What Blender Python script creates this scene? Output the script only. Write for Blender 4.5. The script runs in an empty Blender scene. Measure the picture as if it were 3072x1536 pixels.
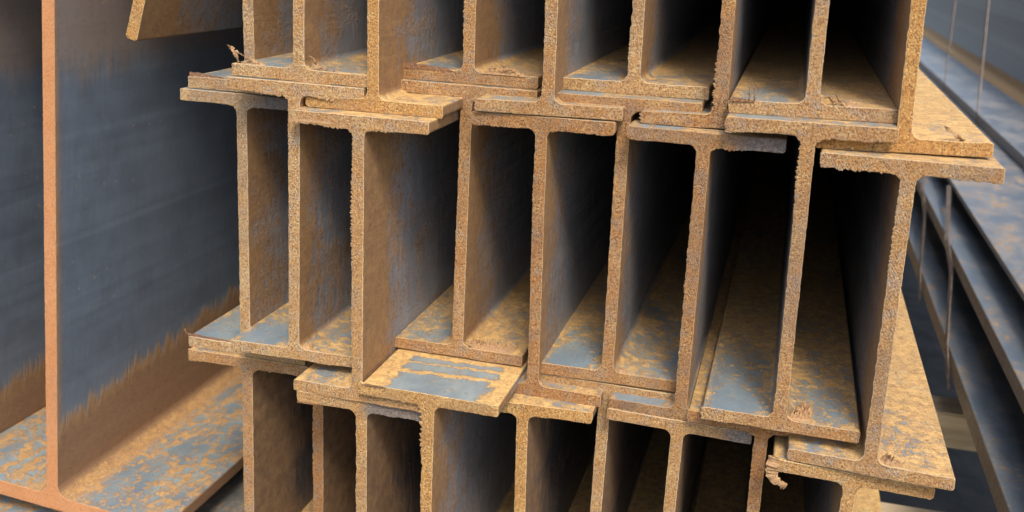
import bpy, math, random
from mathutils import Vector, Matrix, noise

S = bpy.context.scene
COL = S.collection

# ---------------------------------------------------------------- camera
cam_d = bpy.data.cameras.new("camera")
cam = bpy.data.objects.new("camera", cam_d)
COL.objects.link(cam)
S.camera = cam
RIGHT = Vector((0.9648553, 0.2598087, 0.0394165))
FWD = Vector((-0.2382107, 0.9280736, -0.2862430))
UP = Vector((-0.1109499, 0.2667937, 0.9573460))
cam.matrix_world = Matrix(((RIGHT.x, UP.x, -FWD.x, 0), (RIGHT.y, UP.y, -FWD.y, 0), (RIGHT.z, UP.z, -FWD.z, 0), (0, 0, 0, 1)))
cam_d.sensor_width = 36.0
cam_d.lens = 36.0 * 3143.3 / 3072.0
cam_d.clip_start = 0.02
cam_d.clip_end = 500
cam_d.dof.use_dof = True
cam_d.dof.focus_distance = 1.23
cam_d.dof.aperture_fstop = 6.0

# ---------------------------------------------------------------- world, sun, exposure
SUN_TO = Vector((0.24, -0.60, 0.78)).normalized()
elev = math.asin(SUN_TO.z)
azim = math.atan2(SUN_TO.x, SUN_TO.y)
world = bpy.data.worlds.new("World")
S.world = world
world.use_nodes = True
wn = world.node_tree
bg = wn.nodes["Background"]
sky = wn.nodes.new("ShaderNodeTexSky")
sky.sky_type = 'NISHITA'
sky.sun_disc = False
sky.sun_elevation = elev
sky.sun_rotation = azim
sky.dust_density = 2.5
wn.links.new(sky.outputs[0], bg.inputs[0])
bg.inputs[1].default_value = 0.15
sd = bpy.data.lights.new("sun", 'SUN')
sun = bpy.data.objects.new("sun", sd)
COL.objects.link(sun)
sun.rotation_euler = SUN_TO.to_track_quat('Z', 'Y').to_euler()
sun.location = (2, -3, 4)
sd.energy = 1.35
sd.angle = math.radians(14)
sd.color = (1.0, 0.93, 0.82)
S.view_settings.view_transform = 'Standard'
S.view_settings.look = 'None'
S.view_settings.exposure = 1.28
S.view_settings.gamma = 1.0
S.cycles.max_bounces = 12
S.cycles.diffuse_bounces = 8
S.cycles.glossy_bounces = 3
S.cycles.use_denoising = True

# ---------------------------------------------------------------- materials
class NT:
    def __init__(s, name):
        s.m = bpy.data.materials.new(name)
        s.m.use_nodes = True
        s.t = s.m.node_tree
        s.b = s.t.nodes["Principled BSDF"]
    def n(s, t, **k):
        o = s.t.nodes.new(t)
        for a, v in k.items():
            setattr(o, a, v)
        return o
    def l(s, a, b):
        s.t.links.new(a, b)
    def val(s, x, sock):
        if hasattr(x, 'is_output') or hasattr(x, 'links'):
            s.l(x, sock)
        else:
            sock.default_value = x
    def math(s, op, a, b=0.0, c=None, clamp=False):
        o = s.n("ShaderNodeMath", operation=op)
        o.use_clamp = clamp
        s.val(a, o.inputs[0]); s.val(b, o.inputs[1])
        if c is not None:
            s.val(c, o.inputs[2])
        return o.outputs[0]
    def vmul(s, v, xyz):
        o = s.n("ShaderNodeVectorMath", operation='MULTIPLY')
        s.l(v, o.inputs[0]); o.inputs[1].default_value = xyz
        return o.outputs[0]
    def vadd(s, v, w):
        o = s.n("ShaderNodeVectorMath", operation='ADD')
        s.l(v, o.inputs[0]); s.val(w, o.inputs[1])
        return o.outputs[0]
    def noise(s, v, scale, detail=6, rough=0.6, dist=0.0, col=False):
        o = s.n("ShaderNodeTexNoise")
        s.l(v, o.inputs["Vector"])
        o.inputs["Scale"].default_value = scale
        o.inputs["Detail"].default_value = detail
        o.inputs["Roughness"].default_value = rough
        o.inputs["Distortion"].default_value = dist
        return o.outputs["Color" if col else "Fac"]
    def mix(s, f, a, b, mode='MIX'):
        o = s.n("ShaderNodeMix", data_type='RGBA', blend_type=mode)
        s.val(f, o.inputs[0])
        for x, k in ((a, 6), (b, 7)):
            if isinstance(x, tuple):
                o.inputs[k].default_value = (*x, 1)
            else:
                s.l(x, o.inputs[k])
        return o.outputs[2]
    def step(s, x, a, b, lo=0.0, hi=1.0):
        o = s.n("ShaderNodeMapRange", interpolation_type='SMOOTHSTEP')
        s.val(x, o.inputs[0])
        s.val(a, o.inputs[1]); s.val(b, o.inputs[2])
        o.inputs[3].default_value = lo; o.inputs[4].default_value = hi
        return o.outputs[0]
    def bump(s, h, strength, dist, prev=None):
        o = s.n("ShaderNodeBump")
        o.inputs["Strength"].default_value = strength
        o.inputs["Distance"].default_value = dist
        s.l(h, o.inputs["Height"])
        if prev is not None:
            s.l(prev, o.inputs["Normal"])
        return o.outputs[0]

def coords(T):
    """object coordinates shifted by a seed kept in the object colour, plus the colour channels"""
    tc = T.n("ShaderNodeTexCoord").outputs["Object"]
    oi = T.n("ShaderNodeObjectInfo")
    sp = T.n("ShaderNodeSeparateColor")
    T.l(oi.outputs["Color"], sp.inputs[0])
    cb = T.n("ShaderNodeCombineXYZ")
    k = T.math('MULTIPLY', sp.outputs[2], 37.0)
    for i in range(3):
        T.l(k, cb.inputs[i])
    return tc, T.vadd(tc, cb.outputs[0]), sp

def mat_surface(name, reach=0.10, yellow=(0.64, 0.395, 0.130), brown=(0.205, 0.102, 0.042),
                scale_a=(0.150, 0.190, 0.215), scale_b=(0.25, 0.30, 0.285), webdark=(0.185, 0.195, 0.215), deep=0.0,
                combs=None, fillet=None, patch=False):
    """mill scale being eaten by rust: rust thick near the sawn end, in patches on the flats"""
    T = NT(name)
    tc, v, sp = coords(T)
    xyz = T.n("ShaderNodeSeparateXYZ"); T.l(tc, xyz.inputs[0])
    y = xyz.outputs[1]
    geo = T.n("ShaderNodeNewGeometry")
    streak_fine = None
    nz = T.n("ShaderNodeSeparateXYZ"); T.l(geo.outputs["True Normal"], nz.inputs[0])
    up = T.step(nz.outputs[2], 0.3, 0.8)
    big = T.noise(T.vmul(v, (1, 0.55, 1)), 13, 9, 0.68, 0.4)
    mid = T.noise(v, 75, 7, 0.7, 0.3)
    fine = T.noise(v, 620, 4, 0.7)
    fleck = T.noise(T.vmul(v, (1, 0.6, 1)), 210, 5, 0.75, 0.6)
    # up-facing flats
    yy = T.math('DIVIDE', y, reach)
    front = T.math('POWER', 2.718, T.math('MULTIPLY', yy, -1.0))
    a = T.math('ADD', T.math('MULTIPLY', big, 1.5), T.math('MULTIPLY', mid, 1.3))
    a = T.math('SUBTRACT', a, 0.375)
    a = T.math('ADD', a, T.math('MULTIPLY', T.math('SUBTRACT', fleck, 0.5), 1.7))
    a = T.math('ADD', a, T.math('MULTIPLY', T.math('SUBTRACT', fine, 0.5), 0.8))
    a = T.math('ADD', a, T.math('MULTIPLY', sp.outputs[0], 0.75))
    a = T.math('ADD', a, 0.225)
    if reach > 0.06:
        a = T.math('ADD', a, T.step(y, 0.05, 0.40, 0.0, 0.22))
    au = T.math('ABSOLUTE', xyz.outputs[0])
    lane = T.math('MULTIPLY', T.step(au, 0.016, 0.034), T.step(au, 0.066, 0.086, 1.0, 0.0))
    lane = T.math('MULTIPLY', lane, T.math('POWER', 2.718, T.math('MULTIPLY', y, -7.0)))
    side = T.step(xyz.outputs[0], -0.01, 0.01, -0.33, -0.08)
    if reach > 0.06:
        a = T.math('ADD', a, T.math('ADD', T.math('MULTIPLY', lane, side), 0.10))
    a = T.math('ADD', a, T.step(y, 0.0, 0.010, 0.16, 0.0))
    flat = T.math('ADD', T.math('MULTIPLY', T.step(a, 1.50, 1.68), 0.72), T.math('MULTIPLY', T.step(a, 1.20, 1.95), 0.28))
    # webs
    w = T.math('ADD', T.math('MULTIPLY', front, 0.95), T.math('MULTIPLY', T.math('SUBTRACT', big, 0.5), 1.6))
    w = T.math('ADD', w, T.math('MULTIPLY', T.math('SUBTRACT', fleck, 0.5), 1.3))
    streak = T.noise(T.vmul(v, (1, 1.6, 0.30)), 70, 6, 0.65, 0.3)
    w = T.math('ADD', w, T.math('MULTIPLY', T.math('SUBTRACT', streak, 0.5), 1.6))
    w = T.math('ADD', w, T.math('MULTIPLY', T.math('MULTIPLY', sp.outputs[0], sp.outputs[0]), T.math('ADD', 0.35, T.math('MULTIPLY', front, 1.2))))
    web = T.step(w, 0.25, 0.95)
    rust_m = T.math('ADD', T.math('MULTIPLY', flat, up), T.math('MULTIPLY', web, T.math('SUBTRACT', 1.0, up)), clamp=True)
    if combs:
        lo, hi, rag = combs
        cv = T.vmul(v, (1, 34, 4.0))
        cn = T.noise(cv, 2.4, 4, 0.65, 0.5)
        slow = T.noise(v, 5, 3, 0.5)
        edge = T.math('ADD', T.math('MULTIPLY', T.math('SUBTRACT', cn, 0.5), rag * 2.2), T.math('MULTIPLY', T.math('SUBTRACT', slow, 0.5), 0.05))
        zl = T.math('ADD', xyz.outputs[2], edge)
        lo_y = T.math('MULTIPLY_ADD', y, 0.10, lo)
        dz = T.math('SUBTRACT', zl, lo_y)
        low = T.step(dz, -0.020, 0.010, 1.0, 0.0)
        high = T.math('MULTIPLY', T.step(zl, hi - 0.01, hi + 0.05), T.step(y, 0.25, 0.75, 1.0, 0.0))
        spots = T.step(T.math('ADD', T.math('MULTIPLY', mid, 0.7), T.math('MULTIPLY', big, 0.6)), 0.78, 0.92, 0.0, 0.5)
        web = T.math('MAXIMUM', T.math('MAXIMUM', T.math('MULTIPLY', low, 0.95), T.math('MULTIPLY', high, 0.38)), spots)
        web = T.math('MAXIMUM', web, T.step(y, 0.0, 0.018, 0.7, 0.0))
        flat = T.step(T.math('ADD', T.math('ADD', T.math('MULTIPLY', mid, 1.1), T.math('MULTIPLY', T.noise(T.vmul(v, (1.5, 0.5, 1)), 60, 5, 0.6, 1.2), 0.9)), T.math('ADD', T.math('MULTIPLY', big, 0.6), T.math('MULTIPLY', sp.outputs[0], 0.75))), 1.46, 1.66)
        flat = T.math('MAXIMUM', flat, T.step(T.math('ABSOLUTE', xyz.outputs[0]), 0.03, 0.055, 1.0, 0.0))
        rust_m = T.math('ADD', T.math('MULTIPLY', flat, up), T.math('MULTIPLY', web, T.math('SUBTRACT', 1.0, up)), clamp=True)
    if patch:
        wob = T.math('MULTIPLY', T.math('SUBTRACT', T.noise(v, 55, 8, 0.8), 0.5), 0.060)
        wob2 = T.math('MULTIPLY', T.math('SUBTRACT', T.noise(T.vadd(v, (4, 4, 4)), 60, 8, 0.8), 0.5), 0.034)
        uu = T.math('ADD', xyz.outputs[0], wob)
        yy2 = T.math('ADD', T.math('ADD', y, wob2), T.math('MULTIPLY', xyz.outputs[0], -0.05))
        inu = T.math('MULTIPLY', T.step(uu, -0.059, -0.055), T.step(uu, 0.060, 0.064, 1.0, 0.0))
        b1 = T.math('MULTIPLY', T.step(yy2, -0.006, -0.003), T.step(yy2, 0.056, 0.058, 1.0, 0.0))
        b2 = T.math('MULTIPLY', T.step(yy2, 0.066, 0.068), T.step(yy2, 0.087, 0.089, 1.0, 0.0))
        b3 = T.math('MULTIPLY', T.step(yy2, 0.093, 0.095), T.step(yy2, 0.105, 0.108, 1.0, 0.0))
        blue = T.math('MULTIPLY', inu, T.math('MAXIMUM', b1, T.math('MAXIMUM', b2, b3)))
        blue = T.math('MULTIPLY', blue, T.step(T.math('ADD', mid, T.math('MULTIPLY', fleck, 0.6)), 0.90, 1.0, 1.0, 0.0))
        rust_m = T.math('ADD', T.math('MULTIPLY', T.math('SUBTRACT', 1.0, T.math('MULTIPLY', blue, 0.95)), up), T.math('MULTIPLY', web, T.math('SUBTRACT', 1.0, up)), clamp=True)
    if fillet:
        ax = T.math('ABSOLUTE', xyz.outputs[0])
        vv = T.math('ADD', xyz.outputs[2], T.math('MULTIPLY', T.math('SUBTRACT', mid, 0.5), 0.012))
        rim = T.math('MULTIPLY', T.step(vv, fillet[0] + 0.045, fillet[0] + 0.060, 1.0, 0.0), T.step(ax, 0.055, 0.066, 1.0, 0.0))
        tip = T.math('MULTIPLY', T.step(ax, fillet[1] - 0.005, fillet[1] - 0.002), T.step(T.math('ADD', mid, fleck), 0.95, 1.15, 0.0, 0.45))
        rust_m = T.math('MAXIMUM', T.math('MULTIPLY', rust_m, T.math('SUBTRACT', 1.0, T.math('MULTIPLY', rim, 0.0))), T.math('MAXIMUM', rim, tip))
    # colours
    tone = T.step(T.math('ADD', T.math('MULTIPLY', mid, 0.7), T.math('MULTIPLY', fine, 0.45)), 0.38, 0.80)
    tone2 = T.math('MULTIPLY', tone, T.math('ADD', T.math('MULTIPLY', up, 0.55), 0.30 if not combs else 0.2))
    if combs:
        fr = T.math('MULTIPLY', T.step(dz, -0.035, -0.004), T.math('SUBTRACT', 1.0, up))
        tone2 = T.math('ADD', tone2, T.math('MULTIPLY', fr, 0.42), clamp=True)
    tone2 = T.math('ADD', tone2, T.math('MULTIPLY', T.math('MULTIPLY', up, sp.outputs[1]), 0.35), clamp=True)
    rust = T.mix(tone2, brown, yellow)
    rust = T.mix(T.step(fleck, 0.53, 0.66, 0.0, 0.62), rust, (0.13, 0.070, 0.038))
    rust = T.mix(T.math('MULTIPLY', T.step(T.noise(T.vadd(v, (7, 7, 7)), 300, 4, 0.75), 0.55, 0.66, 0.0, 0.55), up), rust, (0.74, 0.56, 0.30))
    sc = T.mix(T.step(big, 0.35, 0.7), scale_a, scale_b)
    sc = T.mix(up, T.mix(T.step(streak, 0.35, 0.7), webdark, tuple(c * (1.12 if combs else 1.5) for c in webdark)), sc)
    rust = T.mix(T.math('MULTIPLY', T.step(T.noise(T.vmul(v, (0.45, 1.3, 1)), 330, 4, 0.7), 0.54, 0.64, 0.0, 0.65), up), rust, (0.20, 0.105, 0.045))
    rust = T.mix(T.math('MULTIPLY', T.step(T.noise(v, 40, 5, 0.65), 0.55, 0.75, 0.0, 0.45), up), rust, (0.34, 0.33, 0.22))
    sc = T.mix(T.step(T.noise(v, 160, 4, 0.6), 0.55, 0.75, 0.0, 0.5), sc, T.mix(0.5, sc, (0.19, 0.15, 0.11)))
    if combs:
        sv = T.n("ShaderNodeVectorRotate", rotation_type='X_AXIS'); T.l(v, sv.inputs["Vector"]); sv.inputs["Angle"].default_value = 0.42
        scr = T.noise(T.vmul(sv.outputs[0], (1, 5, 60)), 4.0, 5, 0.75, 0.6)
        sc = T.mix(T.math('MULTIPLY', T.step(scr, 0.60, 0.72), T.step(T.noise(v, 6, 3, 0.5), 0.45, 0.62, 0.0, 0.5)), sc, (0.26, 0.26, 0.28))
        sc = T.mix(T.step(T.noise(v, 11, 7, 0.7), 0.45, 0.66, 0.0, 0.40), sc, (0.085, 0.098, 0.118))
        sc = T.mix(T.step(T.noise(v, 90, 3, 0.5), 0.70, 0.74, 0.0, 0.6), sc, (0.40, 0.30, 0.20))
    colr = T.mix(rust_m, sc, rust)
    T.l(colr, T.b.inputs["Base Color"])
    rr = T.mix(rust_m, (0.36, 0.36, 0.36), (0.88, 0.88, 0.88))
    T.l(rr, T.b.inputs["Roughness"])
    T.b.inputs["Specular IOR Level"].default_value = 0.55
    h = T.math('ADD', T.math('MULTIPLY', fine, 0.5), T.math('MULTIPLY', fleck, 0.8))
    h = T.math('MULTIPLY', h, T.math('ADD', T.math('MULTIPLY', rust_m, 0.9), 0.12))
    h = T.math('ADD', h, T.math('MULTIPLY', rust_m, 0.35))
    T.l(T.bump(h, 0.7, 0.0012), T.b.inputs["Normal"])
    return T.m

def mat_cut(name, orange=(0.44, 0.228, 0.078), tan=(0.57, 0.405, 0.198), grey=(0.34, 0.300, 0.250), lightk=0.0, rough=1.0, flecks=0.8):
    """sawn end: crusted grain of orange, tan and lilac grey"""
    T = NT(name)
    tc, v, sp = coords(T)
    g1 = T.noise(v, 400, 4, 0.8, 0.3)
    g2 = T.noise(v, 560, 3, 0.7, 0.2)
    s1 = T.noise(v, 24, 5, 0.6)
    s2 = T.noise(T.vadd(v, (3, 5, 7)), 60, 5, 0.6)
    lines = T.noise(T.vmul(T.vadd(v, (2, 6, 1)), (1, 1, 0.55)), 520, 3, 0.7)
    f_or = T.step(T.math('ADD', T.math('MULTIPLY', g1, 1.0), T.math('ADD', T.math('MULTIPLY', s1, 0.35), T.math('MULTIPLY', sp.outputs[0], 0.12))), 0.62, 0.78)
    f_gr = T.step(T.math('ADD', T.math('MULTIPLY', g2, 0.8), T.math('SUBTRACT', T.math('MULTIPLY', s2, 0.6), T.math('MULTIPLY', sp.outputs[1], 0.16))), 0.65, 0.76)
    c = T.mix(f_or, tan, orange)
    c = T.mix(T.math('MULTIPLY', f_gr, flecks), c, grey)
    c = T.mix(T.step(T.noise(T.vadd(v, (9, 2, 4)), 450, 3, 0.7), 0.52, 0.58, 0.0, 0.95 * flecks), c, (0.17, 0.080, 0.040))
    c = T.mix(T.step(lines, 0.54, 0.63, 0.0, 0.32 * flecks), c, (0.72, 0.51, 0.25))
    if lightk:
        c = T.mix(lightk, c, (0.74, 0.56, 0.34))
    c = T.mix(T.step(T.noise(T.vadd(v, (1, 8, 2)), 9, 3, 0.55), 0.50, 0.68, 0.0, 0.55 * min(1.0, flecks + 0.2)), c, T.mix(0.6, c, (0.20, 0.155, 0.125)))
    c = T.mix(T.step(sp.outputs[1], 0.30, 0.50, 1.0, 0.0), c, T.mix(1.0, c, (0.84, 0.70, 0.58), 'MULTIPLY'))
    c = T.mix(T.step(sp.outputs[1], 0.55, 0.85), c, T.mix(1.0, c, (1.10, 1.02, 0.80), 'MULTIPLY'))
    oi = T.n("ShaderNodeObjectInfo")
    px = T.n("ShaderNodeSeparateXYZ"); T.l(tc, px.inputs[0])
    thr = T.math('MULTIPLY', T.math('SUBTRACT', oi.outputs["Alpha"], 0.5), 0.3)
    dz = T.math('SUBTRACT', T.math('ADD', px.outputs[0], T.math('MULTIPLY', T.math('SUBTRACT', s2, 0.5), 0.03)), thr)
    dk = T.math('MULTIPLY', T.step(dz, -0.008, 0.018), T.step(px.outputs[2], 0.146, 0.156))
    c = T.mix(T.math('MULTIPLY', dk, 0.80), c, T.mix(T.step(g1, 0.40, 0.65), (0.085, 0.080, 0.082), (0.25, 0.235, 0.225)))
    T.l(c, T.b.inputs["Base Color"])
    T.b.inputs["Roughness"].default_value = 0.85
    T.b.inputs["Specular IOR Level"].default_value = 0.3
    wv = T.n("ShaderNodeTexWave", wave_type='BANDS', bands_direction='X')
    rot = T.n("ShaderNodeVectorRotate", rotation_type='Y_AXIS'); T.l(v, rot.inputs["Vector"]); rot.inputs["Angle"].default_value = 0.5
    T.l(rot.outputs[0], wv.inputs["Vector"]); wv.inputs["Scale"].default_value = 120; wv.inputs["Distortion"].default_value = 7.0; wv.inputs["Detail"].default_value = 3
    sawm = T.math('MULTIPLY', wv.outputs["Fac"], T.step(s2, 0.45, 0.65, 0.1, 0.6))
    h = T.math('ADD', T.math('ADD', T.math('MULTIPLY', g1, 1.0), T.math('MULTIPLY', lines, 0.6)), T.math('MULTIPLY', sawm, 0.28))
    T.l(T.bump(h, 1.0 * rough, 0.0036), T.b.inputs["Normal"])
    return T.m

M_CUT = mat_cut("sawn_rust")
M_EDGE = mat_cut("sawn_edge", lightk=0.55)
M_SURF = mat_surface("mill_scale_and_rust")
M_SURF_SHADED = mat_surface("mill_scale_and_rust_shaded", brown=(0.120, 0.060, 0.032), webdark=(0.050, 0.052, 0.058))  # darkened copy for the bottom row: shade of its openings put into the colour
M_CUTB = mat_cut("sawn_rust_smooth", orange=(0.47, 0.235, 0.105), tan=(0.53, 0.30, 0.155), grey=(0.40, 0.24, 0.15), rough=0.35, flecks=0.3)
M_EDGEB = mat_cut("sawn_edge_smooth", orange=(0.45, 0.23, 0.10), tan=(0.5, 0.29, 0.15), grey=(0.35, 0.22, 0.15), lightk=0.2, rough=0.5, flecks=0.3)
M_BIG = mat_surface("big_beam_scale", reach=0.05, combs=(-0.352, 0.150, 0.044), webdark=(0.135, 0.163, 0.200), yellow=(0.52, 0.295, 0.095), brown=(0.235, 0.122, 0.058))
BK = dict(reach=0.02, scale_a=(0.075, 0.080, 0.082), scale_b=(0.22, 0.225, 0.215), webdark=(0.075, 0.074, 0.073), yellow=(0.52, 0.30, 0.10), brown=(0.38, 0.21, 0.07))
M_BACK = mat_surface("back_beam_scale", **BK)
M_BACKU = mat_surface("back_beam_scale_rust_line", fillet=(-0.30 + 0.034, 0.276), **BK)
M_PATCH = mat_surface("rust_with_scale_patches", patch=True)
BK2 = dict(BK); BK2.update(scale_a=(0.075, 0.090, 0.098), scale_b=(0.135, 0.152, 0.160), webdark=(0.075, 0.082, 0.088))
M_BACKT = mat_surface("back_beam_scale_rust_tip", fillet=(-0.9, 0.185), **BK2)
M_BURR = mat_cut("burr_metal", grey=(0.38, 0.34, 0.33), lightk=0.50)
M_BURRD = mat_cut("burr_metal_brown", orange=(0.36, 0.19, 0.09), tan=(0.36, 0.24, 0.15), grey=(0.24, 0.2, 0.2))

def mat_simple(name, a, b, sc, rough=0.8, stretch=(1, 1, 1), bump=0.3, metal=0.0):
    T = NT(name)
    tc = T.n("ShaderNodeTexCoord").outputs["Object"]
    n = T.noise(T.vmul(tc, stretch), sc, 7, 0.65, 0.3)
    T.l(T.mix(T.step(n, 0.35, 0.68), a, b), T.b.inputs["Base Color"])
    T.b.inputs["Roughness"].default_value = rough
    T.b.inputs["Metallic"].default_value = metal
    T.l(T.bump(n, bump, 0.003), T.b.inputs["Normal"])
    return T.m
M_GROUND = mat_simple("dark_yard_ground", (0.045, 0.043, 0.040), (0.085, 0.078, 0.070), 9, 0.9)
M_TIMBER = mat_simple("weathered_timber", (0.36, 0.26, 0.15), (0.58, 0.45, 0.28), 22, 0.85, (0.12, 1, 1))
M_STRAP = mat_simple("steel_strap", (0.16, 0.12, 0.09), (0.30, 0.24, 0.19), 60, 0.55, metal=0.3)

# ---------------------------------------------------------------- helpers
def link(o, parent=None):
    COL.objects.link(o)
    if parent is not None:
        o.parent = parent
    return o

def mesh_obj(name, verts, faces, mats, parent=None, midx=None, color=None, sharp=35):
    me = bpy.data.meshes.new(name)
    me.from_pydata(verts, [], faces)
    for m in mats:
        me.materials.append(m)
    if midx:
        me.polygons.foreach_set("material_index", midx)
    me.polygons.foreach_set("use_smooth", [True] * len(me.polygons))
    me.update()
    me.set_sharp_from_angle(angle=math.radians(sharp))
    o = bpy.data.objects.new(name, me)
    if color:
        o.color = color
    return link(o, parent)

def tag(o, label=None, cat=None, group=None, kind=None):
    if label: o["label"] = label
    if cat: o["category"] = cat
    if group: o["group"] = group
    if kind or label: o["kind"] = kind or "thing"
    return o

def n1(x, seed):
    return noise.noise(Vector((x, seed * 7.13, seed * 3.7)))

def sample_line(p, q, ds, out):
    d = math.hypot(q[0] - p[0], q[1] - p[1])
    k = max(1, int(d / ds + 0.5))
    for i in range(k):
        t = i / k
        out.append((p[0] + (q[0] - p[0]) * t, p[1] + (q[1] - p[1]) * t))

def arc(cx, cy, r, a0, a1, k, out):
    for i in range(k):
        a = math.radians(a0 + (a1 - a0) * i / k)
        out.append((cx + r * math.cos(a), cy + r * math.sin(a)))

def flange_chain(b, h, tw, tf, r, rt, ds, ri=None):
    """open chain, left web point -> round the top flange -> right web point; outside lies on the left of travel"""
    half = []
    vs = h / 2 - tf - r
    arc(-tw / 2 - r, vs, r, 0, 90, 7, half)
    ri = ri or rt
    sample_line((-tw / 2 - r, h / 2 - tf), (-b / 2 + ri, h / 2 - tf), ds, half)
    arc(-b / 2 + ri, h / 2 - tf + ri, ri, 270, 180, 5, half)
    sample_line((-b / 2, h / 2 - tf + ri), (-b / 2, h / 2 - rt), ds, half)
    arc(-b / 2 + rt, h / 2 - rt, rt, 180, 90, 4, half)
    top = []
    sample_line((-b / 2 + rt, h / 2), (0, h / 2), ds * 1.5, top)
    left = half + top
    right = [(-u, v) for (u, v) in reversed(left)]
    return left + [(0.0, h / 2)] + right

def make_beam(name, x, y, z, roll, sk=(0, 0), b=0.1736, h=0.35, tw=0.0142, tf=0.0146, r=0.010, rt=0.0025, length=6.0,
              mats=None, seed=1, tee=None, rust=0.3, yel=0.5, dark=1.0, rag=(0.0012, 0.0016), ds=0.0013, bev=0.0007):
    """I-beam along +Y: Empty at the centre of its sawn end, children top_flange, web, bottom_flange"""
    mats = mats or [M_SURF, M_EDGE, M_CUT]
    e = bpy.data.objects.new(name, None)
    e.empty_display_size = 0.05
    link(e)
    e.location = (x, y, z)
    e.rotation_euler = (0, -roll, 0)
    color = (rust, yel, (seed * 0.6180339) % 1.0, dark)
    rl, rd = rag[0] * 1.35, rag[1] * 1.45
    rnd = random.Random(seed)
    pitch = 0.0034 + rnd.random() * 0.0016
    zones = [rnd.uniform(-0.15, 0.15) for _ in range(3)]

    def ragged(u, v, nx, ny):
        en = 0.0
        if nx < -0.6:
            amp = rl * (0.12 + max(0.0, n1(v * 9 + 3, seed) + 0.05) * 3.0)
            ph = (v / pitch + n1(v * 60, seed + 1) * 2.2) % 1.0
            en += amp * ph + 0.5 * rl * n1(v * 140, seed + 2)
        elif nx > 0.6:
            en += 0.0005 * n1(v * 260, seed + 3) + 0.0004 * n1(v * 60, seed + 9)
        if ny < -0.6:
            k = 1.0 if v > 0 else 0.45
            ph = (u / (pitch * 1.25) + 2.4 * n1(u * 70, seed + 4)) % 1.0
            gate = 0.25 + max(0.0, n1(u * 24 + v * 5, seed + 12) + 0.15) * 2.0
            en += k * rd * gate * (0.45 * ph + 0.55 * abs(n1(u * 230, seed + 5)) * 2 + 0.5 * n1(u * 40, seed + 6))
        elif ny > 0.6:
            en += 0.0005 * n1(u * 300, seed + 7) + 0.0004 * n1(u * 50, seed + 8)
        return en

    def build(pname, chains, closed_cap):
        # chains: list of open chains (lists of (u, v)); one front cap over all of them in order
        verts, faces, mi = [], [], []
        caps, backs = [], []
        for ch in chains:
            n = len(ch)
            nor = []
            for i in range(n):
                p = ch[max(0, i - 1)]; q = ch[min(n - 1, i + 1)]
                dx, dy = q[0] - p[0], q[1] - p[1]
                L = math.hypot(dx, dy) or 1
                nor.append((-dy / L, dx / L))
            base = len(verts)
            for (dy_, off, k) in ((0.0, -bev, 1.0), (bev, 0.0, 1.0), (0.0045, 0.0, 0.0), (length, 0.0, 0.0)):
                for i, (u, v) in enumerate(ch):
                    nx, ny = nor[i]
                    en = off + (ragged(u, v, nx, ny) if k else 0.0)
                    sy = (sk[0] * u + sk[1] * v) if dy_ < 1 else 0.0
                    verts.append((u + nx * en, dy_ + sy + (0.0004 * n1(u * 300 + v * 210, seed) if dy_ == 0 else 0.0), v + ny * en))
            for rr in range(3):
                for i in range(n - 1):
                    a = base + rr * n + i
                    faces.append((a, a + 1, a + n + 1, a + n))
                    mi.append(1 if rr == 0 else 0)
            caps += [base + i for i in range(n)]
            backs += [base + 3 * n + i for i in range(n)]
        faces.append(tuple(reversed(caps)) ); mi.append(2)
        faces.append(tuple(backs)); mi.append(0)
        o = mesh_obj(pname, verts, faces, mats, e, mi, color)
        return o

    top = flange_chain(b, h, tw, tf, r, rt, ds, rnd.uniform(0.002, 0.0062) if ds < .002 else rt)
    bot = [(-u, -v) for (u, v) in flange_chain(b, h, tw, tf, r, rnd.uniform(0.0012, 0.004) if ds < .002 else rt, ds, rt)]
    vs = h / 2 - tf - r
    lw = []
    vt = vs if tee is None else tee
    sample_line((-tw / 2, -vs), (-tw / 2, vt), ds, lw); lw.append((-tw / 2, vt))
    rw = [(-u, v) for (u, v) in reversed(lw)]
    if tee is None:
        build("top_flange", [top], True)
    build("web", [lw, rw], True)
    build("bottom_flange", [bot], True)
    return e

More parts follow.
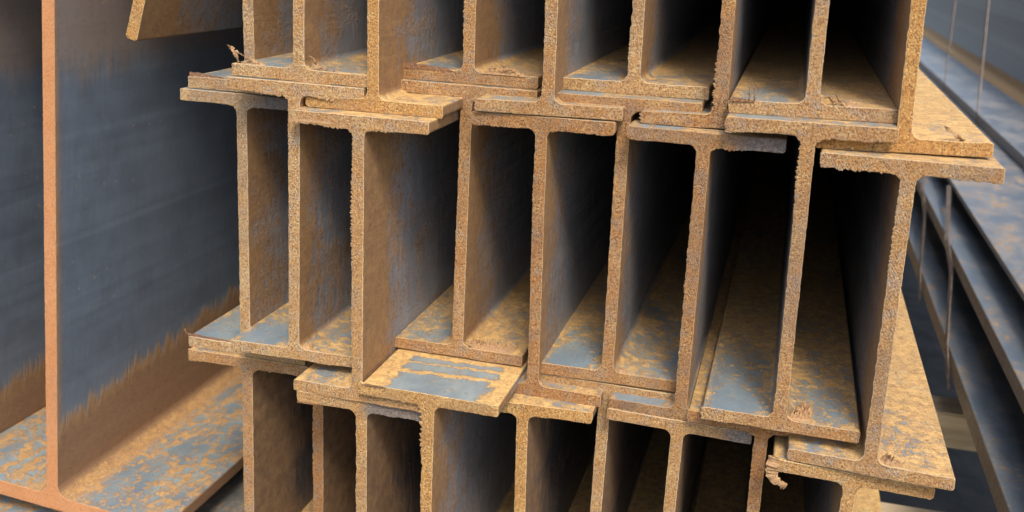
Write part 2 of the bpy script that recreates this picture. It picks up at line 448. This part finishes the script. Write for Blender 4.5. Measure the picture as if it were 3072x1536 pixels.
def add_burr(beam, pts, w=0.0035, seed=0, dy=-0.002, flat=0.35, twist=1.2, mat=None, y_back=0.012):
    """torn curl of saw metal: a crumpled flattened tube through (u, v) points of the sawn end"""
    rnd = random.Random(seed)
    P = [Vector((u, dy + (0.0 if i else 0.003), v)) for i, (u, v) in enumerate(pts)]
    path = []
    for i in range(len(P) - 1):
        k = max(2, int((P[i + 1] - P[i]).length / 0.0013))
        for j in range(k):
            t = j / k
            q = P[i].lerp(P[i + 1], t)
            path.append(q + Vector((rnd.gauss(0, 0.0004), rnd.gauss(0, 0.0009), rnd.gauss(0, 0.0004))))
    path.append(P[-1])
    n = len(path)
    verts, faces = [], []
    K = 7
    for i, q in enumerate(path):
        d = (path[min(n - 1, i + 1)] - path[max(0, i - 1)]).normalized()
        side = d.cross(Vector((0, 1, 0))).normalized()
        ax = Vector((0, 1, 0))
        t = i / max(1, n - 1)
        wi = w * (1.0 - 0.45 * t) * (0.75 + 0.5 * rnd.random())
        tw_ = twist * math.sin(i * 0.35 + seed)
        s2 = side * math.cos(tw_) + ax * math.sin(tw_)
        a2 = ax * math.cos(tw_) - side * math.sin(tw_)
        for k in range(K):
            a = 2 * math.pi * k / K
            rr = 1 + rnd.gauss(0, 0.16)
            verts.append(q + s2 * (math.cos(a) * wi * 0.5 * rr) + a2 * (math.sin(a) * wi * 0.5 * flat * rr))
    for i in range(n - 1):
        for k in range(K):
            a = i * K + k; b_ = i * K + (k + 1) % K
            faces.append((a, b_, b_ + K, a + K))
    faces.append(tuple(range(K))[::-1]); faces.append(tuple((n - 1) * K + k for k in range(K)))
    return mesh_obj("burr", [tuple(v) for v in verts], faces, [mat or M_BURR], beam, None, (0.5, 0.3, (seed * 0.37) % 1, 1), 60)

def add_fin(beam, u0, u1, v, hgt, seed=0, y0=0.0008, th=0.0012, slope=0.0, mat=None, peak=0.0):
    """ragged standing lip left by the saw along a flange edge"""
    rnd = random.Random(seed)
    n = max(4, int(abs(u1 - u0) / 0.0014))
    verts, faces = [], []
    for i in range(n + 1):
        t = i / n
        u = u0 + (u1 - u0) * t
        e = min(1, min(t, 1 - t) * 9 + (0.9 if t < 0.1 and peak else 0.0))
        hh = hgt * e * ((1 - t) ** 0.8 * 0.8 + 0.2) * (0.7 + 0.5 * abs(n1(u * 320, seed)) + 0.2 * rnd.random())
        vb = v + slope * (u - u0) - 0.0015
        lean = 0.0012 * n1(u * 200, seed + 3)
        for (yy, vv) in ((y0, vb), (y0 + lean, vb + hh + 0.0015), (y0 + lean + th, vb + hh + 0.0012), (y0 + th, vb)):
            verts.append((u, yy, vv))
    for i in range(n):
        a = i * 4
        for k in range(4):
            faces.append((a + k, a + (k + 1) % 4, a + 4 + (k + 1) % 4, a + 4 + k))
    faces.append((3, 2, 1, 0)); faces.append((n * 4, n * 4 + 1, n * 4 + 2, n * 4 + 3))
    return mesh_obj("burr", verts, faces, [mat or M_BURRD], beam, None, (0.4, 0.3, (seed * 0.37) % 1, 1), 40)

def add_crust(beam, u0, u1, v, w, seed=0, mat=None, thick=0.003):
    """crumpled swarf lying on the flange just behind the sawn edge"""
    rnd = random.Random(seed)
    nu, nv = max(6, int((u1 - u0) / 0.0016)), max(4, int(w / 0.0016))
    verts, faces = [], []
    for j in range(nv + 1):
        for i in range(nu + 1):
            s, t = i / nu, j / nv
            e = max(0.0, math.sin(math.pi * min(1, max(0, s)))) ** 0.5 * max(0.0, math.sin(math.pi * t)) ** 0.5
            hgt = thick * e * (0.25 + abs(noise.noise(Vector((i * 0.9, j * 0.55, seed)))) * 2.4 + 0.3 * rnd.random()) - 0.0006
            verts.append((u0 + (u1 - u0) * s + rnd.gauss(0, 0.0003), -0.0005 + w * t * (1 + 0.5 * math.sin(s * 5 + seed)), v + hgt - 0.0003 * s))
    for j in range(nv):
        for i in range(nu):
            a = j * (nu + 1) + i
            faces.append((a, a + 1, a + nu + 2, a + nu + 1))
    return mesh_obj("burr", verts, faces, [mat or M_BURR], beam, None, (0.5, 0.3, (seed * 0.37) % 1, 1), 25)

def box(name, lo, hi, mat, parent=None, bev=0.004, jit=0.0, color=None):
    import bmesh
    bm = bmesh.new()
    bmesh.ops.create_cube(bm, size=1.0)
    for v in bm.verts:
        v.co = Vector([(lo[i] + hi[i]) / 2 + v.co[i] * (hi[i] - lo[i]) for i in range(3)])
    if bev:
        bmesh.ops.bevel(bm, geom=bm.edges[:], offset=bev, segments=2, affect='EDGES')
    me = bpy.data.meshes.new(name)
    bm.to_mesh(me); bm.free()
    me.materials.append(mat)
    o = bpy.data.objects.new(name, me)
    if color: o.color = color
    return link(o, parent)

# ---------------------------------------------------------------- ground
g = box("ground", (-60, -40, -1.55), (60, 80, -1.30), M_GROUND, bev=0)
tag(g, kind="structure")

# ---------------------------------------------------------------- the bundle of nested I-beams
BEAMS = [
 ('T1', -0.6496, 1.1847, -0.0175, -0.0027, -0.0033, 0.0027), ('T2', -0.5595, 1.1425, 0.0078, -0.0173, 0.0199, 0.0091),
 ('T3', -0.4664, 1.1371, -0.0207, 0.001, -0.0338, 0.006), ('T4', -0.3753, 1.216, 0.0095, -0.005, -0.007, -0.0067),
 ('T5', -0.2672, 1.17, -0.0137, 0.0105, 0.0, -0.0043), ('T6', -0.1758, 1.2131, 0.0116, 0.0045, -0.0291, -0.0067),
 ('T7', -0.0738, 1.1747, -0.0132, 0.0168, -0.0009, -0.002), ('T8', 0.0215, 1.154, 0.0091, 0.0175, -0.0405, 0.001),
 ('T9', 0.1136, 1.1383, -0.0168, 0.0295, -0.0028, 0.0056),
 ('M1', -0.6619, 1.1769, -0.369, -0.0127, -0.0142, 0.0107), ('M2', -0.5676, 1.1315, -0.3428, -0.0157, 0.0415, 0.0159),
 ('M3', -0.4717, 1.1033, -0.3714, 0.0056, -0.0526, 0.0344), ('M4', -0.3759, 1.207, -0.341, -0.0069, -0.0156, 0.0093),
 ('M5', -0.2699, 1.1724, -0.3656, 0.0144, -0.064, -0.0039), ('M6', -0.1783, 1.1862, -0.3387, 0.0035, -0.0016, 0.0054),
 ('M7', -0.0837, 1.1567, -0.365, 0.0001, -0.0528, -0.0351), ('M8', 0.0274, 1.1256, -0.3413, 0.0167, -0.0769, 0.0054),
 ('M9', 0.1278, 1.1048, -0.3683, 0.0126, -0.1047, 0.012),
 ('L1', -0.6617, 1.1672, -0.7196, -0.0142, 0.0273, 0.0177), ('L2', -0.5705, 1.196, -0.6949, -0.0074, -0.0018, 0.0062),
 ('L3', -0.4665, 1.1004, -0.7216, -0.0019, -0.0062, 0.0001), ('L4', -0.3754, 1.0866, -0.6935, -0.0072, -0.0201, 0.0046),
 ('L5', -0.2706, 1.1478, -0.7157, 0.0148, 0.0243, -0.004), ('L6', -0.18, 1.1865, -0.6911, -0.0103, -0.016, 0.0028),
 ('L7', -0.0862, 1.162, -0.714, -0.0107, -0.0368, -0.002), ('L8', 0.0135, 1.15, -0.6933, 0.0002, -0.0001, -0.0003),
 ('L9', 0.1083, 1.1127, -0.7228, -0.0384, 0.008, -0.0065)]
LAB = {
 'T1': "leftmost I-beam of the top row, flange tip poking out at the bundle's left edge",
 'T2': "top-row I-beam with two crooked metal curls standing on the left end of its flange",
 'T3': "top-row I-beam with a bright slanting flange tip, between the two beams with pale swarf",
 'T4': "top-row I-beam with pale crumpled swarf on its right flange, fourth web from the left",
 'T5': "top-row I-beam, fifth from left, its lower flange in a dark slot",
 'T6': "top-row I-beam with a clean rusty flange plate, centre right, dark gap at its right tip",
 'T7': "top-row I-beam with a bulging ragged left web edge beside the dark gap",
 'T8': "top-row I-beam with two thin wire-like burrs standing on its left flange",
 'T9': "rightmost I-beam of the top row, wide sunlit flange with one small curl",
 'M1': "leftmost I-beam of the middle row, grey flange tip jutting out at the left",
 'M2': "second I-beam of the middle row, its blue-grey lower flange resting over its left neighbour's",
 'M3': "middle-row I-beam protruding from the bundle with a torn lip under its top flange",
 'M4': "middle-row I-beam whose lower flange sits set back on the big blue-grey plate-like flange",
 'M5': "middle-row I-beam, fifth from left, lower flange hidden behind the big blue-grey one",
 'M6': "middle-row I-beam, sixth from left, blue-grey patch on its lower flange's left half",
 'M7': "middle-row I-beam whose top flange has a dark grey rounded right end beside a black void",
 'M8': "middle-row I-beam with wide deep lower flange, blue patch left and swarf right of its web",
 'M9': "rightmost I-beam of the middle row, sunlit flanges sticking out to the right",
 'L1': "leftmost I-beam of the bottom row, web beside the big beam's rusty flange",
 'L2': "bottom-row I-beam set far back, only its thin lilac-brown web showing",
 'L3': "bottom-row I-beam with a thin bright-edged top flange, third web from the left",
 'L4': "bottom-row I-beam sticking out furthest, broad top flange with a large blue-grey patch",
 'L5': "bottom-row I-beam with bluish top flange just right of the furthest-protruding one",
 'L6': "bottom-row I-beam with a ragged grey-brown web under the sixth middle-row beam",
 'L7': "bottom-row I-beam with a smooth yellow-brown top flange and two black openings beside its web",
 'L8': "bottom-row I-beam with a plain brown web and no visible flange, second from the right",
 'L9': "rightmost I-beam of the bottom row, with a twisted flap of metal hanging off its flange"}
# rustiness of the flats, yellowness
LOOK = {'T1': (.45, .5), 'T2': (.45, .6), 'T3': (.65, .8), 'T4': (.62, .4), 'T5': (.5, .4), 'T6': (.60, .5), 'T7': (.4, .3), 'T8': (.52, .45), 'T9': (.78, .9),
        'M1': (.36, .5), 'M2': (.42, .5), 'M3': (.75, .6), 'M4': (.60, .4), 'M5': (.45, .3), 'M6': (.36, .35), 'M7': (.45, .25), 'M8': (.42, .4), 'M9': (.72, .45),
        'L1': (.80, .4), 'L2': (.85, .2), 'L3': (.75, .7), 'L4': (.48, .9), 'L5': (.62, .8), 'L6': (.75, .5), 'L7': (.75, .6), 'L8': (.75, .3), 'L9': (.6, .7)}
RAG = {'T6': (0.0022, 0.001), 'T7': (0.0020, 0.001), 'M3': (0.0014, 0.0030), 'M9': (0.0012, 0.0013), 'L4': (0.0026, 0.0018), 'M8': (0.0012, 0.0024),
       'M2': (0.0008, 0.0022), 'L8': (0.0016, 0.001), 'M6': (0.0009, 0.0007), 'L1': (0.0008, 0.0024), 'L7': (0.0005, 0.0005), 'M5': (0.0010, 0.0018),
       'T4': (0.0016, 0.001), 'T5': (0.0014, 0.001), 'T9': (0.0016, 0.001), 'M7': (0.0014, 0.0018)}
# where the darker grey part of the sawn top flange begins (0.5 = at the web)
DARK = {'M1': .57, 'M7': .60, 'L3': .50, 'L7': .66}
B = {}
for i, (n, x, y, z, r, s0, s1) in enumerate(BEAMS):
    lk = LOOK[n]
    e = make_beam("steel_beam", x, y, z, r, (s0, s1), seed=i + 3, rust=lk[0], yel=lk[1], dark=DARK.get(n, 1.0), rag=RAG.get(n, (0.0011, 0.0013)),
                  mats=[M_PATCH, M_EDGE, M_CUT] if n == 'L4' else [M_SURF_SHADED, M_EDGE, M_CUT] if n[0] == 'L' and n != 'L9' else None)
    tag(e, LAB[n], "steel beam", "nested I-beams in the rusty bundle")
    B[n] = e

e = make_beam("steel_beam", 0.146, 1.10, -1.083, 0.0, (0, 0), seed=44, rust=.8, yel=.9, ds=0.003)
tag(e, "lowest beam, just an orange strip of flange at the bottom edge of the picture", "steel beam", "nested I-beams in the rusty bundle")

FT = -0.1604   # top of a lower flange, local
add_burr(B['T2'], [(-.0787, -.1600), (-.0819, -.1516), (-.0872, -.1432), (-.0926, -.1402)], .0066, 1, dy=-.001)
add_burr(B['T2'], [(-.0540, -.1600), (-.0667, -.1524), (-.0764, -.1482), (-.0829, -.1458)], .0048, 2, dy=-.001)
add_burr(B['T2'], [(.0315, -.1602), (.0230, -.1530), (.0175, -.1476), (.0125, -.1440)], .0060, 3, dy=.002, flat=.6)
add_burr(B['T2'], [(.0436, -.1604), (.0457, -.1544)], .0014, 4)
add_crust(B['T2'], -.075, -.045, FT, .010, 5, thick=.0035)
add_fin(B['T1'], -.0850, -.035, FT, .0065, 6, peak=1)
add_fin(B['T4'], -.0846, -.0200, FT, .0075, 7, peak=1)
add_fin(B['M1'], -.0877, -.0200, FT, .0045, 8, peak=1)
add_burr(B['M1'], [(-.084, -.1600), (-.088, -.1550), (-.0905, -.1500)], .0028, 9, mat=M_BURRD)
add_burr(B['T4'], [(.0505, -.1600), (.0435, -.1501), (.0371, -.1452)], .0032, 10)
add_burr(B['T4'], [(.0640, -.1600), (.0528, -.1540), (.0239, -.1545)], .0032, 11)
add_burr(B['T4'], [(.0737, -.1602), (.0771, -.155)], .0014, 12)
add_crust(B['T4'], .018, .070, FT, .014, 13, thick=.0060)
add_burr(B['T8'], [(-.0649, -.1604), (-.0660, -.1465), (-.0680, -.1382)], .0020, 14, mat=M_BURRD)
add_burr(B['T8'], [(-.0596, -.1604), (-.0601, -.1435), (-.0638, -.1357)], .0020, 15, mat=M_BURRD)
add_fin(B['T8'], -.086, -.060, FT, .0035, 16)
add_burr(B['T8'], [(.0349, -.1600), (.0269, -.1545), (.0230, -.1490)], .0045, 17)
add_burr(B['T8'], [(.0239, -.1590), (.0165, -.1520), (.0081, -.1508)], .0045, 18)
add_crust(B['T8'], .016, .052, FT, .011, 19, thick=.0045)
add_burr(B['T9'], [(.0580, -.1603), (.0478, -.1535), (.0384, -.1460)], .0070, 20, dy=.001, flat=.25)
add_crust(B['M4'], .012, .074, FT, .022, 21, thick=.0085)
add_burr(B['M4'], [(.0202, -.1600), (.0166, -.1526), (.0120, -.1487)], .0045, 22)
add_crust(B['M8'], .010, .036, FT + .001, .034, 23, thick=.0080)
add_crust(B['M2'], .010, .022, FT + .001, .012, 24, thick=.0055)
add_crust(B['M9'], .010, .034, FT + .001, .014, 25, thick=.0050)
add_crust(B['M6'], .010, .024, FT + .001, .010, 26, thick=.0035)
add_burr(B['L9'], [(-.084, .1755), (-.0870, .1690), (-.0875, .1600), (-.0840, .1515), (-.0764, .1470), (-.0690, .1440)], .0150, 27, dy=-.003, flat=.45, twist=.25, mat=M_EDGE)
add_fin(B['L4'], -.084, -.055, .1750, .0016, 28)
add_fin(B['M7'], .0720, .0868, FT, .0040, 29)
add_fin(B['M3'], -.0830, -.030, .1660, .0022, 30, y0=-.0022, mat=M_EDGE)
add_burr(B['M7'], [(-.060, .1752), (-.055, .180)], .002, 31, mat=M_EDGE)
add_fin(B['L3'], -.0868, -.060, .1600, .0018, 32)

# ---------------------------------------------------------------- big beams on the left
big = dict(b=0.380, h=1.0, tw=0.019, tf=0.024, r=0.018, rt=0.003, mats=[M_BIG, M_EDGEB, M_CUTB], rag=(0.0004, 0.0006), ds=0.003)
e = make_beam("large_beam", -0.9623, 1.190, -0.351, -0.0910, seed=51, rust=.32, yel=.3, **big)
tag(e, "tall deep I-beam at left with smooth orange sawn web edge and blue-grey side", "steel beam", "large beams left of the bundle")
e = make_beam("large_beam", -1.168, 1.150, -0.392, -0.0910, seed=52, rust=.3, yel=.3, **big)
tag(e, "farthest-left deep I-beam, only its blue-grey web side showing at the picture's edge", "steel beam", "large beams left of the bundle")
e = make_beam("low_beam", -0.935, 0.95, -1.103, 0.0, seed=53, rust=.25, yel=.2, b=0.36, h=0.39, tw=0.012, tf=0.018, mats=[M_BACK, M_EDGEB, M_CUTB], ds=0.004)
tag(e, "low grey-blue beam lying under the big left beam's rusty flange", "steel beam")

# leaning angle section above
def make_angle():
    e = bpy.data.objects.new("steel_angle", None); link(e)
    e.location = (-0.8197, 1.190, -0.1378)
    e.rotation_euler = (0, math.radians(17), 0)
    t = 0.0165
    def leg(name, lo, hi, bevel):
        u0, v0 = lo; u1, v1 = hi
        ch = []
        rt = 0.003
        pts = [(u0 + rt, v0), (u0, v0 + rt), (u0, v1 - rt), (u0 + rt, v1), (u1 - rt, v1), (u1, v1 - rt), (u1, v0 + rt), (u1 - rt, v0)]
        for i in range(8):
            sample_line(pts[i], pts[(i + 1) % 8], 0.0016, ch)
        n = len(ch); verts = []; faces = []; mi = []
        c = ((u0 + u1) / 2, (v0 + v1) / 2)
        for (yy, ins, k) in ((0, 0.0007, 1), (0.0007, 0, 1), (0.005, 0, 0), (12.0, 0, 0)):
            for (u, v) in ch:
                du = 0.0007 * n1(v * 300 + u * 200, 5) * k if u < c[0] else 0
                verts.append((u + (ins if u < c[0] else -ins) + du, yy, v + (ins if v < c[1] else -ins)))
        for r_ in range(3):
            for i in range(n):
                a = r_ * n + i; b_ = r_ * n + (i + 1) % n
                faces.append((a, b_, b_ + n, a + n)); mi.append(1 if r_ == 0 else 0)
        faces.append(tuple(range(n))[::-1]); mi.append(2)
        faces.append(tuple(3 * n + i for i in range(n))); mi.append(0)
        mesh_obj(name, verts, faces, [M_SURF, M_EDGE, M_CUT], e, mi, (0.75, 0.9, 0.77, 1))
    leg("upright_leg", (-t / 2, 0.0), (t / 2, 0.22), 0)
    leg("top_leg", (-0.115, 0.2205), (t / 2, 0.2205 + t), 0)
    return e
tag(make_angle(), "leaning steel angle with a sandy sawn edge hanging in at the top left", "steel angle")

# ---------------------------------------------------------------- stack on the right (out of focus)
bk = [M_BACKT, M_EDGEB, M_CUTB]
e = make_beam("back_beam", 0.956, 0.95, -0.2705, 0.0, seed=61, rust=.0, yel=.5, b=0.552, h=0.60, tw=0.018, tf=0.034, r=0.026, tee=0.13, mats=[M_BACKU, M_EDGEB, M_CUTB], ds=0.004, length=13)
tag(e, "big dark tee at upper right, rusty line where its web meets the blue-grey flange", "steel beam", "out-of-focus beams on the right")
pl = box("steel_plate", (0.45, 0.9, -0.5845), (1.25, 13.5, -0.5715), M_BACK, bev=0.001, color=(.2, .2, .33, 1))
tag(pl, "pale blue-grey steel plate under the big dark tee at right", "steel plate")
e = make_beam("back_beam", 0.585, 0.92, -0.560, 0.0, seed=62, rust=.10, yel=.5, b=0.37, h=0.20, tw=0.014, tf=0.030, r=0.012, tee=-0.026, mats=bk, ds=0.004, length=13)
tag(e, "middle section of the right stack, rust-lined flange edge below the pale plate", "steel beam", "out-of-focus beams on the right")
e = make_beam("back_beam", 0.545, 0.98, -0.667, 0.0, seed=63, rust=.08, yel=.5, b=0.37, h=0.20, tw=0.014, tf=0.037, r=0.012, tee=0.005, mats=bk, ds=0.004, length=13)
tag(e, "lowest visible section of the right stack, dark hollow over a thin pale flange", "steel beam", "out-of-focus beams on the right")

def strap(pts, w, label):
    """flat steel band through a list of points"""
    verts, faces = [], []
    for i, p in enumerate(pts):
        p = Vector(p)
        d = (Vector(pts[min(i + 1, len(pts) - 1)]) - Vector(pts[max(i - 1, 0)])).normalized()
        n = Vector((0, 1, 0)); n = (n - d * n.dot(d)).normalized()
        o = d.cross(n)
        for a, b_ in ((-1, -1), (1, -1), (1, 1), (-1, 1)):
            verts.append(tuple(p + n * (w / 2 * a) + o * (0.0011 * b_)))
    for i in range(len(pts) - 1):
        for k in range(4):
            a = i * 4 + k; b_ = i * 4 + (k + 1) % 4
            faces.append((a, b_, b_ + 4, a + 4))
    faces.append((3, 2, 1, 0)); m = (len(pts) - 1) * 4; faces.append((m, m + 1, m + 2, m + 3))
    o = mesh_obj("steel_strap", verts, faces, [M_STRAP], None, None, None, 20)
    tag(o, label, "strap", "steel straps round the right stack")
strap([(.945, 5.45, -.139), (.93, 5.45, -.136), (.684, 5.30, -.120), (.6775, 5.16, -.533), (.6775, 5.16, -.569), (.455, 5.10, -.569), (.448, 5.08, -.60)], .020,
      "farther of the two straps crossing the big dark tee at upper right")
strap([(.945, 4.45, -.139), (.93, 4.45, -.136), (.684, 4.40, -.120), (.6775, 4.17, -.533), (.6775, 4.17, -.569), (.455, 4.11, -.569), (.448, 4.10, -.60)], .020,
      "nearer of the two straps crossing the big dark tee at upper right")
strap([(.47, 3.64, -.586), (.4465, 3.62, -.584), (.3935, 3.10, -.625), (.3935, 2.98, -.665), (.3550, 2.62, -.73), (.3550, 2.54, -.78)], .012,
      "farther of the two straps on the lower right stack, below the pale plate")
strap([(.47, 3.02, -.586), (.4465, 3.00, -.584), (.3935, 2.55, -.625), (.3935, 2.42, -.665), (.3550, 2.10, -.73), (.3550, 2.00, -.78)], .012,
      "nearer of the two straps on the lower right stack, below the pale plate")

# ---------------------------------------------------------------- timbers
for (yy, lo, hi, lab) in ((2.06, (0.215, -0.875), (0.86, -0.800), "short timber bearer bridging the dark gap right of the bundle"),):
    o = box("timber_bearer", (lo[0] + .0, yy, -0.93), (hi[0], yy + .09, -0.856), M_TIMBER)
    tag(o, lab, "timber")
for (yy, lab) in ((1.55, "front concrete block under the bundle, hidden in the shade"), (5.0, "rear concrete block under the bundle, deep in the shade")):
    o = box("concrete_block", (-0.74, yy, -1.30), (0.045, yy + .20, -0.903), M_GROUND, bev=.01)
    tag(o, lab, "concrete block", "blocks under the bundle")
o = box("timber_bearer", (0.235, 1.80, -1.06), (0.80, 1.90, -0.985), M_TIMBER)
tag(o, "lower dim timber bearer beneath the short one in the gap at right", "timber")
